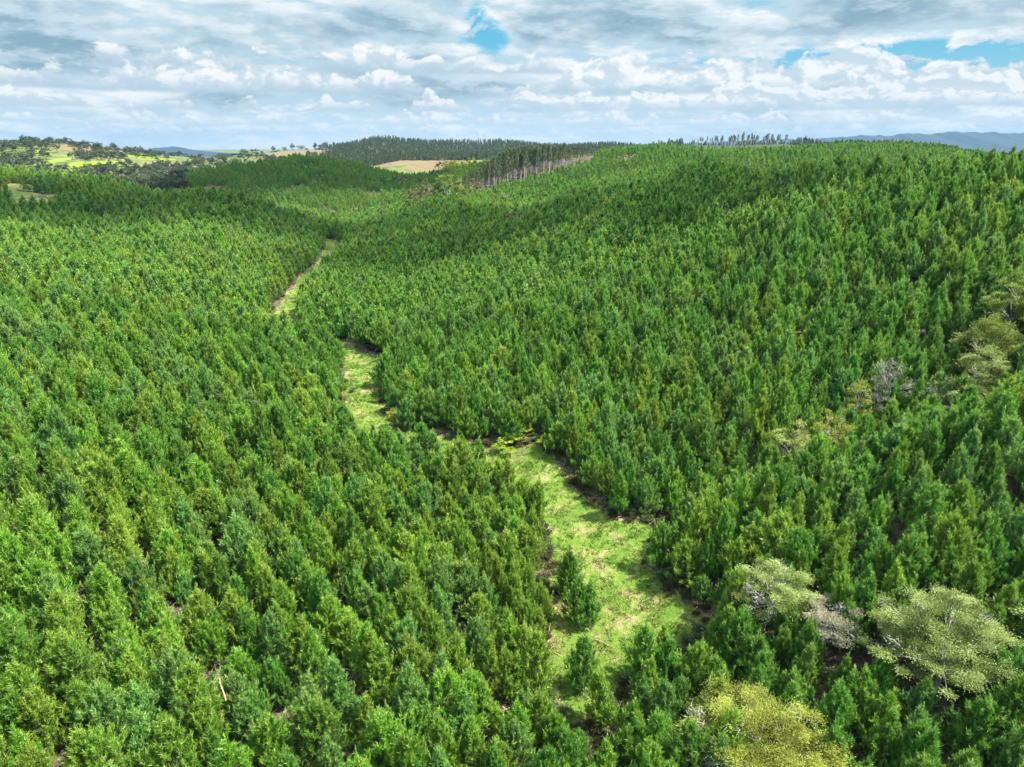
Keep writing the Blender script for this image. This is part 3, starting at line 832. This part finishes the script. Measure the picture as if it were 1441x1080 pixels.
# ------------------------------------------------------------------ mature pine stand and other far trees
MATURE = leaf_native('mature_pine_needles', (.085, .120, .050), (.180, .220, .095))
def tall_pine(seed, H=22, dead=.5, crown_from=.5, w=2.6, nsh=150):
    rg = np.random.default_rng(seed); wd = Soup(); cr = Soup()
    wd.add(*tube((0, 0, -.5), (rg.normal() * .3, rg.normal() * .3, H), .28, .05, 6, seg=4, rg=rg))
    for k in range(int(26 * dead)):                                     # grey dead branches low on the stem
        z = rg.uniform(.12, crown_from + .15) * H; a = rg.uniform(0, 6.28); L = rg.uniform(1, 2.4)
        wd.add(*tube((0, 0, z), (math.cos(a) * L, math.sin(a) * L, z + rg.uniform(-.2, .8)), .07, .03, 3))
    z = (crown_from + (1 - crown_from) * rg.random(nsh) ** .9) * H
    f = (z / H - crown_from) / (1 - crown_from)
    rad = w * (1 - f) ** .6 * np.sqrt(rg.random(nsh)) * (.55 + .45 * np.minimum(f * 3, 1)); a = rg.uniform(0, 6.28, nsh)
    p = np.stack([np.cos(a) * rad, np.sin(a) * rad, z], 1)
    for k in range(6):
        d = unit(np.stack([np.cos(a), np.sin(a), np.full(nsh, .7)], 1) + rg.normal(size=(nsh, 3)) * .6)
        V, T = blades(p + rg.normal(size=(nsh, 3)) * .2, d, 1.0 * rg.uniform(.6, 1.3, nsh), .4, rg); cr.add(V, T, rg.random(nsh))
    wv, wt, _ = wd.get(); V, T, A_ = cr.get()
    return wv, wt, V, T, A_
TALL = [tall_pine(500 + i, 21 + i % 3, 1.5, .30 + .07 * (i % 3), 2.4) for i in range(6)]
TALLM = [(make_mesh('mature_trunk', a[0], a[1], [PALE]), make_mesh('mature_crown', a[2], a[3], [MATURE], age=a[4])) for a in TALL]
srg = np.random.default_rng(77)
cand = rows((.5, .86), 4.2, 5.2, -40, 90, 430, 660, .8, srg)
cand = cand[in_poly(cand[:, 0], cand[:, 1], STAND)]
cz_ = height(cand[:, 0], cand[:, 1])
cu, cv2, cd = pix(cand[:, 0], cand[:, 1], cz_ + 12)
print('STAND', len(cand))
def put_tall(x, y, z, k, s, label, group, name='mature_pine'):
    root = obj(name, None, None, (x, y, z), srg.uniform(0, 6.28), s)
    obj('trunk', TALLM[k][0], root); obj('crown', TALLM[k][1], root)
    tag(root, label, 'pine tree', group)
fr_d = poly_dist(cand[:, 0], cand[:, 1], STAND[:3])
oi_ = np.argsort(cd)[:285]
for k, j in enumerate(oi_):
    edge = 'grey-stemmed mature pine packed in the stand on the far hillside'
    uj = np.interp(cu[j], [650, 690, 712, 735, 800, 822], [250, 228, 212, 206, 204, 208])
    want = at(float(cu[j]), uj, cand[j, 1])[2]
    sj = float(np.clip((want - cz_[j]) / 22.5, .35, 1.1) * srg.uniform(.76, 1.07))
    put_tall(cand[j, 0], cand[j, 1], cz_[j], int(srg.integers(6)), sj, edge, 'mature pines in the stand on the far hillside')
# skyline row of thin tall pines
TALL2 = [tall_pine(520 + i, 18 + i, .25, .5, 2.2, 90) for i in range(4)]
base = len(TALLM)
TALLM += [(make_mesh('thin_trunk', a[0], a[1], [PALE]), make_mesh('thin_crown', a[2], a[3], [MATURE], age=a[4])) for a in TALL2]
for k in range(52):
    u = 972 + k * 2.6 + srg.normal() * 2.2
    yy = 1100 + srg.normal() * 14
    x = at(u, 205, yy)[0]; z = height([x], [yy])[0]
    want = at(u, np.interp(u, [970, 1000, 1045, 1108], [196, 192, 188.5, 188]), yy)[2]
    s = max(.45, (want - z) / 20 * srg.uniform(.7, 1.12))
    put_tall(x, yy, z, base + int(srg.integers(4)), float(s), 'thin tall pine in the row on the skyline ridge', 'tall pines in a row on the skyline ridge', 'skyline_pine')

# farmland and far forests
FT = []
for i in range(8):
    m_ = [FARMD, FARMD, FARMG, FARMD, FARMG, FARMD, FARMD, FARMG][i]
    w_, h_ = [(11, 9), (14, 10), (9, 8), (8, 12), (12, 8), (16, 9), (7, 7), (10, 10)][i]
    FT.append((native_mesh(700 + i, w_, h_, m_, n=36, lf=40, ls=1.0, lumps=5, wood=BARK), w_, h_))
frg = np.random.default_rng(3)
def joined2(sh):
    V = []; T = []; A_ = []; MI = []; nv = 0; mats = []
    for j in (0, 1):
        me_ = sh[j]; nv_ = len(me_.vertices); v_ = np.zeros(nv_ * 3, np.float32); me_.vertices.foreach_get('co', v_)
        t_ = np.zeros(len(me_.loops), np.int32); me_.loops.foreach_get('vertex_index', t_); t_ = t_.reshape(-1, 3)
        V.append(v_.reshape(-1, 3)); T.append(t_ + nv); nv += nv_; MI.append(np.full(len(t_), j)); mats.append(me_.materials[0])
        a_ = np.zeros(len(t_), np.float32)
        if 'age' in me_.attributes: me_.attributes['age'].data.foreach_get('value', a_)
        A_.append(a_)
    return make_mesh('tree_whole', np.concatenate(V), np.concatenate(T), mats, np.concatenate(MI), age=np.concatenate(A_))
# named trees of the farmland: (u, base v, Y, shape, scale, label)
FARM = [(35,201,1250,1,1.2,'big round dark tree alone on the highest farm hilltop'),(52,202,1250,6,.9,'small round tree beside the big one on the farm hilltop'),(68,203,1250,5,.9,'flat spreading tree on the farm hill crest'),
        (85,204,1260,5,1.0,'second flat tree along the farm hill crest'),(116,206,1290,6,.7,'tiny tree alone on the bare farm crest'),(162,210,1340,3,1.0,'slim tree standing alone at the end of the farm crest'),
        (155,222,1100,0,1.1,'dark round tree at the middle of the farm slope'),(144,226,1050,3,.9,'dark pointed tree on the farm slope'),(345,219,1480,5,1.7,'broad dark tree at the end of the farm valley'),
        (360,220,1480,0,1.5,'dark round tree next to the broad one in the farm valley'),(385,212,1590,3,1.2,'pointed tree on the grassy knoll'),(400,211,1600,0,1.1,'round tree on the grassy knoll'),
        (412,211,1600,3,1.3,'tallest tree on the grassy knoll'),(424,210,1600,1,1.2,'wide round tree on top of the grassy knoll'),(444,211,1620,3,1.4,'pointed dark tree beyond the grassy knoll'),(452,211,1620,0,1.4,'dark tree beside the pointed one beyond the knoll'),
        (262,238,900,3,.8,'tall tree at the edge of the bright paddock'),(228,227,1140,6,.8,'tree on top of the brown farm knoll')]
for (u, v, yy, k_, s, lb) in FARM:
    x, y, _ = at(u, v, yy); z = height([x], [y])[0]
    root = obj('farm_tree', None, None, (x, y, z), frg.uniform(0, 6.28), s)
    obj('trunk', FT[k_][0][0], root); obj('crown', FT[k_][0][1], root)
    tag(root, lb, 'tree', 'trees standing out on the farmland')
fc = source_collection('farm_tree_source', [joined2(t_[0]) for t_ in FT])
m = 11000
uu = frg.uniform(-60, 520, m); lr = np.exp(frg.uniform(math.log(470), math.log(1650), m))
xx = (uu - CU) / F / CP * lr; yy = lr
dens = waves(xx, yy, 210, 6) + .7 * waves(xx, yy, 75, 14)
k = (dens > -.12) & ((xx / yy < -.455) | (yy > 800)) & (frg.random(m) < .62)
lm = np.zeros(m)
for u, v, wp, Yc, dY in [(245,240,64,780,70),(55,240,44,850,60),(15,235,34,880,50),(130,229,44,1000,60),(20,222,40,1050,60),(600,228,190,1000,130),(420,216,90,1500,130),(238,226,40,1150,60)]:
    x0, y0, _ = at(u, v, Yc); w = wp / F * Yc / CP * .5
    k &= np.hypot((xx - x0) / w, (yy - y0) / dY) > 1.1
xx, yy = xx[k], yy[k]; zz = height(xx, yy)
scatter('farm_trees', fc, xx, yy, zz, frg.integers(0, 8, len(xx)), frg.uniform(0, 6.28, len(xx)), frg.uniform(.5, 1.15, len(xx)), 'dark scattered trees and bush patches over the far farmland', 'trees')
print('FARMT', len(xx))
# forested ridges behind
m = 26000
az2 = frg.uniform(-.42, .75, m); lr = np.exp(frg.uniform(math.log(1050), math.log(2150), m))
xx = az2 * lr; yy = lr; zz = height(xx, yy)
uq, vq, dq = pix(xx, yy, zz)
ridge = (uq > 462 - 16 * waves(xx, yy, 240, 11) + frg.normal(size=m) * 5) & (yy > 1130)
ridge &= ~((uq > 960) & (uq < 1120) & (yy < 1250))
for u, v, wp, Yc, dY in [(600,228,190,1000,130)]:
    x0, y0, _ = at(u, v, Yc); w = wp / F * Yc / CP * .5
    ridge &= np.hypot((xx - x0) / w, (yy - y0) / dY) > 1.1
xx, yy, zz = xx[ridge], yy[ridge], zz[ridge]
fo = source_collection('ridge_tree_source', [joined2((TALLM[i][0], TALLM[i][1])) for i in range(6)] + [joined2(FT[i][0]) for i in (0, 3, 1)])
names = sorted(o.name for o in fo.objects)
scatter('forest', fo, xx, yy, zz, frg.choice([0, 1, 2, 3, 4, 5, 6, 7, 8], len(xx), p=[.1] * 6 + [.14, .13, .13]), frg.uniform(0, 6.28, len(xx)), frg.uniform(.5, .85, len(xx)), 'dark hazy forest covering the far ridges', 'forest')
print('FOREST', len(xx))

# distant blue ranges
RANGE = leaf_mat('bush_clad_haze_tinted', (.013, .032, .046), (.020, .045, .058), transl=0, jitter=0, hue=0, buff=False)  # bush green shifted to blue: distance haze painted into the base colour
def mountain(name, Yd, prof, depth, label, seed):
    rg = np.random.default_rng(seed)
    us = np.arange(prof[0][0], prof[-1][0] + 1, 1.5)
    v = np.interp(us, [p[0] for p in prof], [p[1] for p in prof])
    dv_ = .6 * np.abs(np.sin(us / 9.0 + 1)) + .35 * np.sin(us / 3.7) + .25 * np.sin(us / 1.9)
    v = v + 2; dz_ = dv_ * Yd / F
    nx = len(us); ny = 15; V = []
    for j in range(ny):
        q = j / (ny - 1) * 2 - 1                        # -1 front foot, 0 crest, 1 back foot
        Yq = Yd + q * depth
        xs = (us - CU) / F / CP * Yd * (1 + q * .02)
        crest = np.array([at(a, b_, Yd)[2] for a, b_ in zip(us, v)])
        prf = (1 - abs(q)) ** 1.15
        z = (ZC - 80) + (crest - (ZC - 80)) * prf * (1 + .05 * np.sin(us / 17.0 + j * .5) * (0 if abs(q) < .02 else 1)) - dz_ * prf ** 5
        V.append(np.stack([xs, np.full(nx, Yq), z], 1))
    V = np.concatenate(V)
    i0 = np.arange(ny - 1)[:, None] * nx; j0 = np.arange(nx - 1)[None]
    qd = np.stack([i0 + j0, i0 + j0 + 1, i0 + nx + j0 + 1, i0 + nx + j0], -1).reshape(-1, 4)
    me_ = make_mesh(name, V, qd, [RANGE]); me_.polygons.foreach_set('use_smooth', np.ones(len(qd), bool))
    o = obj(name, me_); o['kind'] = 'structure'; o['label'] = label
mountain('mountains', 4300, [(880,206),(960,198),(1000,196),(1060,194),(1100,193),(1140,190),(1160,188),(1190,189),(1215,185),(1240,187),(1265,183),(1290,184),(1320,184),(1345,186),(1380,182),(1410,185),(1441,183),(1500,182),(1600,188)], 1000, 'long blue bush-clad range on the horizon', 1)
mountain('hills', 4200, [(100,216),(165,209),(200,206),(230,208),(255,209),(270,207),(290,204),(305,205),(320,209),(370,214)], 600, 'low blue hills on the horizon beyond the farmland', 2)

# ------------------------------------------------------------------ haze
def box(name, x0, x1, y0, y1, z0, z1, mat):
    V = [(x, y, z) for z in (z0, z1) for y in (y0, y1) for x in (x0, x1)]
    Fq = [(0, 2, 3, 1), (4, 5, 7, 6), (0, 1, 5, 4), (2, 6, 7, 3), (0, 4, 6, 2), (1, 3, 7, 5)]
    return obj(name, make_mesh(name, V, Fq, [mat]))
HAZE = 5.5e-5
hm = bpy.data.materials.new('air_haze'); hm.use_nodes = True
g = NT(hm.node_tree)
pv_ = g.n('ShaderNodeVolumePrincipled'); pv_.inputs['Color'].default_value = (.11, .31, .60, 1); pv_.inputs['Density'].default_value = HAZE; pv_.inputs['Anisotropy'].default_value = 0.1
o_ = g.n('ShaderNodeOutputMaterial'); g.l(pv_.outputs[0], o_.inputs['Volume'])
USE_HAZE = True
if USE_HAZE:
    hz = box('haze', -8100, 8100, -8100, 8100, GZ.min() - 40, ZC + 102, hm); hz['kind'] = 'stuff'; hz['label'] = 'thin blue air over the hills'

# ------------------------------------------------------------------ sun and sky
SUN_DIR = Vector((.80, -.12, 1.15)).normalized()
sun_el = math.asin(SUN_DIR.z); sun_az = math.atan2(SUN_DIR.x, SUN_DIR.y)
sl = bpy.data.lights.new('sun', 'SUN'); sl.energy = 5.0; sl.angle = R(.6); sl.color = (1, .95, .86)
so = bpy.data.objects.new('sun', sl); so.rotation_euler = (-SUN_DIR).to_track_quat('-Z', 'Y').to_euler(); COL.objects.link(so)
world = bpy.data.worlds.new('World'); sc.world = world; world.use_nodes = True
g = NT(world.node_tree)
sky = g.n('ShaderNodeTexSky'); sky.sky_type = 'NISHITA'; sky.sun_disc = False; sky.sun_elevation = sun_el; sky.sun_rotation = sun_az
sky.altitude = 100; sky.air_density = 1.0; sky.dust_density = .6; sky.ozone_density = 2.0
tc = g.n('ShaderNodeTexCoord').outputs['Generated']
sp = g.n('ShaderNodeSeparateXYZ'); g.l(tc, sp.inputs[0])
dx, dy, dz = sp.outputs
azn = g.m('ARCTAN2', dx, dy); el = g.m('ARCSINE', dz)
elp = g.m('MAXIMUM', el, 0.0)
# cloud deck seen in perspective
k_ = g.m('ADD', g.m('MAXIMUM', dz, 0.0), .085)
deck = g.xyz(g.m('DIVIDE', dx, k_), g.m('DIVIDE', dy, k_), 0.0)
S = 10.0 / 2 ** EXPO
def c3(r, gg, b): return (r * S, gg * S, b * S)
def deck_noise(scale, det, rough, off, dist=.25):
    mp = g.n('ShaderNodeMapping'); g.l(deck, mp.inputs[0]); mp.inputs['Location'].default_value = off
    return g.noise(mp.outputs[0], scale, det, rough, dist)
def px_dir(u, v):
    a, y, z = ray(u, v); return math.atan2(a, y), math.asin(z / math.sqrt(a*a + y*y + z*z))
def blob(u, v, w, h):
    a0, e0 = px_dir(u, v)
    a = g.m('DIVIDE', g.m('SUBTRACT', azn, a0), w / 1000); e = g.m('DIVIDE', g.m('SUBTRACT', el, e0), h / 960)
    q = g.m('ADD', g.m('MULTIPLY', a, a), g.m('MULTIPLY', e, e))
    return g.m('EXPONENT', g.m('MULTIPLY', q, -1.0))
def add(*xs):
    t_ = xs[0]
    for x in xs[1:]: t_ = g.m('ADD', t_, x)
    return t_
def mul(a, b): return g.m('MULTIPLY', a, b)
def sub(a, b): return g.m('SUBTRACT', a, b)
rag = g.rng(g.noise(g.xyz(mul(azn, 22.0), mul(el, 42.0), 7.7), 1.0, 6, .62, .6), .36, .58)
def bl(u, v, w, h, amp):
    b_ = mul(blob(u, v, w, h), amp)
    return mul(b_, add(.25, mul(rag, .95))) if amp < -.11 else b_
OFF = (3.1, 1.7, 0)
def ang_noise(fx, fy, off, det, rough, da=0.0, de=0.0, dist=.10):
    return g.noise(g.xyz(add(mul(azn, fx), da), add(mul(el, fy), de), off), 1.0, det, rough, dist)
hi = g.rng(el, R(11.5), R(16))
def both(x, y): return add(mul(x, sub(1.0, hi)), mul(y, hi))
d1 = both(ang_noise(6.5, 21.0, 5.3, 9, .60), deck_noise(.62, 8, .58, OFF))
d1s = both(ang_noise(6.5, 21.0, 5.3, 9, .60, .08, .18), deck_noise(.62, 8, .58, (OFF[0] - .16, OFF[1] + .22, 0)))
big = both(ang_noise(2.2, 9.0, 11.4, 3, .5), deck_noise(.20, 3, .5, (9.2, 4.4, 0)))
bias = add(bl(682, 44, 34, 26, -.24), bl(704, 58, 16, 12, -.14), bl(670, 18, 12, 18, -.13), bl(1260, 82, 150, 16, -.30), bl(1320, 82, 130, 18, -.30), bl(1180, 92, 70, 14, -.16), bl(960, 92, 80, 9, -.08),
           bl(1130, 35, 260, 30, .16), bl(60, 62, 170, 40, .12), bl(420, 45, 150, 22, .08), bl(330, 95, 130, 20, .06), bl(820, 50, 80, 30, .08), bl(560, 75, 60, 24, .03))
dens = add(d1, mul(sub(big, .5), .3), bias, .07)
cov = g.rng(dens, .34, .55)
thick = g.rng(dens, .55, .78)
lit = g.rng(sub(d1, d1s), -.07, .10)
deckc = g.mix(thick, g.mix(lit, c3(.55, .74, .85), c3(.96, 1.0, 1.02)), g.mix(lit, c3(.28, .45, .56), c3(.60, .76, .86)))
# blue behind, paling to the horizon
base_sky = g.mix(g.rng(el, R(0), R(8)), c3(.56, .78, .90), c3(.16, .58, .80))
sk = g.mix(g.rng(el, R(14), R(40)), base_sky, sky.outputs[0])
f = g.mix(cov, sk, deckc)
# rows of heaped cumulus, each with a flat base; the far rows sit lower and smaller
hz_n = g.rng(el, R(5.0), R(0.0))
for i, (e0, hh, fa, off, thr) in enumerate([(4.9, 1.9, 15, 1.3, .50), (3.4, 1.7, 17, 5.7, .44), (2.2, 1.2, 24, 9.1, .46), (1.2, .8, 34, 13.3, .47), (.45, .6, 48, 17.9, .46)]):
    vec = g.xyz(mul(azn, float(fa)), mul(el, fa * 1.7), off)
    base_w = g.noise(g.xyz(mul(azn, fa * .5), off, 0.0), 1.0, 2, .5)
    e_b = add(R(e0 - .35), mul(base_w, R(.7)))
    puff = g.noise(vec, 1.0, 7, .60, .3)
    wide_ = g.noise(g.xyz(mul(azn, fa * .45), off * 2.0, 0.0), 1.0, 3, .55)
    rel = g.m('DIVIDE', sub(el, e_b), R(hh))
    side_b = add(bl(1120, 120, 110, 60, .10), bl(1340, 120, 150, 60, .12), bl(880, 130, 90, 60, .06), bl(200, 140, 300, 60, -.03)) if i < 3 else 0.0
    if i == 0: side_b = add(bl(1250, 85, 190, 26, -.16), bl(1180, 125, 60, 40, .10))
    top = add(mul(sub(wide_, thr), 5.0), mul(sub(puff, .5), 3.0), mul(side_b, 6.0), .42)
    c_ = mul(g.rng(sub(top, rel), 0.0, .22), g.rng(rel, -.12, .10))
    vs2 = g.xyz(add(mul(azn, float(fa)), .16), add(mul(el, fa * 1.7), .22), off)
    dl = g.rng(sub(puff, g.noise(vs2, 1.0, 7, .60, .3)), -.06, .07)
    shade = mul(g.rng(rel, -.1, .75), add(.35, mul(dl, .75)))
    colr = g.mix(shade, c3(.46, .63, .75), c3(1.0, 1.02, 1.03))
    f = g.mix(mul(c_, [.88, .9, .85, .8, .7][i]), f, g.mix(mul(hz_n, .35), colr, c3(.66, .82, .91)))
hzv = g.rng(el, R(3.2), R(-.2))
f = g.mix(mul(hzv, .5), f, c3(.94, 1.09, 1.13))
gain = g.rng(el, R(14), R(40), 1.0, 1.9)  # upper sky, outside the view, brightened as added fill light on the treetops
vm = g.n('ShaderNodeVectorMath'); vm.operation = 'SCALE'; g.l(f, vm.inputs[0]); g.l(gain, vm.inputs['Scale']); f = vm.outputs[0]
bg = g.n('ShaderNodeBackground'); g.l(f, bg.inputs[0]); bg.inputs[1].default_value = .1
wo = g.n('ShaderNodeOutputWorld'); g.l(bg.outputs[0], wo.inputs[0])
world.cycles.sampling_method = 'MANUAL'; world.cycles.sample_map_resolution = 512

# clouds overhead (above the frame): the ones whose shade lies on the hills
cm = bpy.data.materials.new('cloud_vapour'); cm.use_nodes = True
g = NT(cm.node_tree)
vs_ = g.n('ShaderNodeVolumeScatter'); vs_.inputs['Color'].default_value = (.98, .98, .98, 1); vs_.inputs['Density'].default_value = .019; vs_.inputs['Anisotropy'].default_value = .5
o_ = g.n('ShaderNodeOutputMaterial'); g.l(vs_.outputs[0], o_.inputs['Volume'])
cm2 = cm.copy(); cm2.name = 'dense_cloud_vapour'; cm2.node_tree.nodes['Volume Scatter'].inputs['Density'].default_value = .026
def cloud(gx_, gy_, rx, ry, seed, thick=70, alt=620):
    """lumpy flat-based cloud standing where its shade falls on the ground at (gx_, gy_)"""
    rg = np.random.default_rng(seed)
    nu, nv = 56, 20
    ph = rg.uniform(0, 6.28, 12)
    a = np.linspace(0, 2 * math.pi, nu, endpoint=False); e = np.linspace(-math.pi / 2, math.pi / 2, nv)
    Am, Em = np.meshgrid(a, e)
    lump = 1 + .16 * np.sin(3 * Am + ph[0]) + .12 * np.sin(5 * Am + ph[1] + 2 * Em) + .08 * np.sin(9 * Am + ph[2] + 5 * Em) + .05 * np.sin(14 * Am + ph[3] - 7 * Em)
    x = np.cos(Am) * np.cos(Em) * rx * lump; y = np.sin(Am) * np.cos(Em) * ry * lump
    z = np.sin(Em) * thick * np.where(Em < 0, .25, .75) * (1 + .25 * np.sin(4 * Am + ph[4]) + .2 * np.sin(x / rx * 7 + ph[5]))
    V = np.stack([x, y, z], -1).reshape(-1, 3)
    i0 = np.arange(nv - 1)[:, None] * nu; j0 = np.arange(nu)[None]; j1 = (j0 + 1) % nu
    qd = np.stack([i0 + j0, i0 + j1, i0 + nu + j1, i0 + nu + j0], -1).reshape(-1, 4)
    t_ = alt / SUN_DIR.z
    o = obj('cloud', make_mesh('cloud', V, qd, [cm2 if seed < 62 else cm]), None, (gx_ + SUN_DIR.x * t_, gy_ + SUN_DIR.y * t_, ZC - 30 + alt))
    o['kind'] = 'structure'; o['label'] = 'low cloud passing overhead, shading the hills'
for k, c in enumerate([(-190, 600, 175, 120), (-150, 312, 135, 66), (120, 195, 95, 42), (20, 240, 85, 42), (330, 640, 120, 60)]):
    cloud(*c, seed=60 + k)

# ------------------------------------------------------------------ render settings
sc.view_settings.view_transform = 'Standard'; sc.view_settings.look = 'None'
sc.view_settings.exposure = EXPO; sc.view_settings.gamma = 1.0
cy = sc.cycles
cy.max_bounces = 5; cy.diffuse_bounces = 3; cy.glossy_bounces = 2; cy.transmission_bounces = 3; cy.volume_bounces = 0; cy.transparent_max_bounces = 8
cy.use_denoising = True; cy.denoiser = 'OPENIMAGEDENOISE'; cy.denoising_input_passes = 'RGB_ALBEDO_NORMAL'; cy.denoising_prefilter = 'ACCURATE'
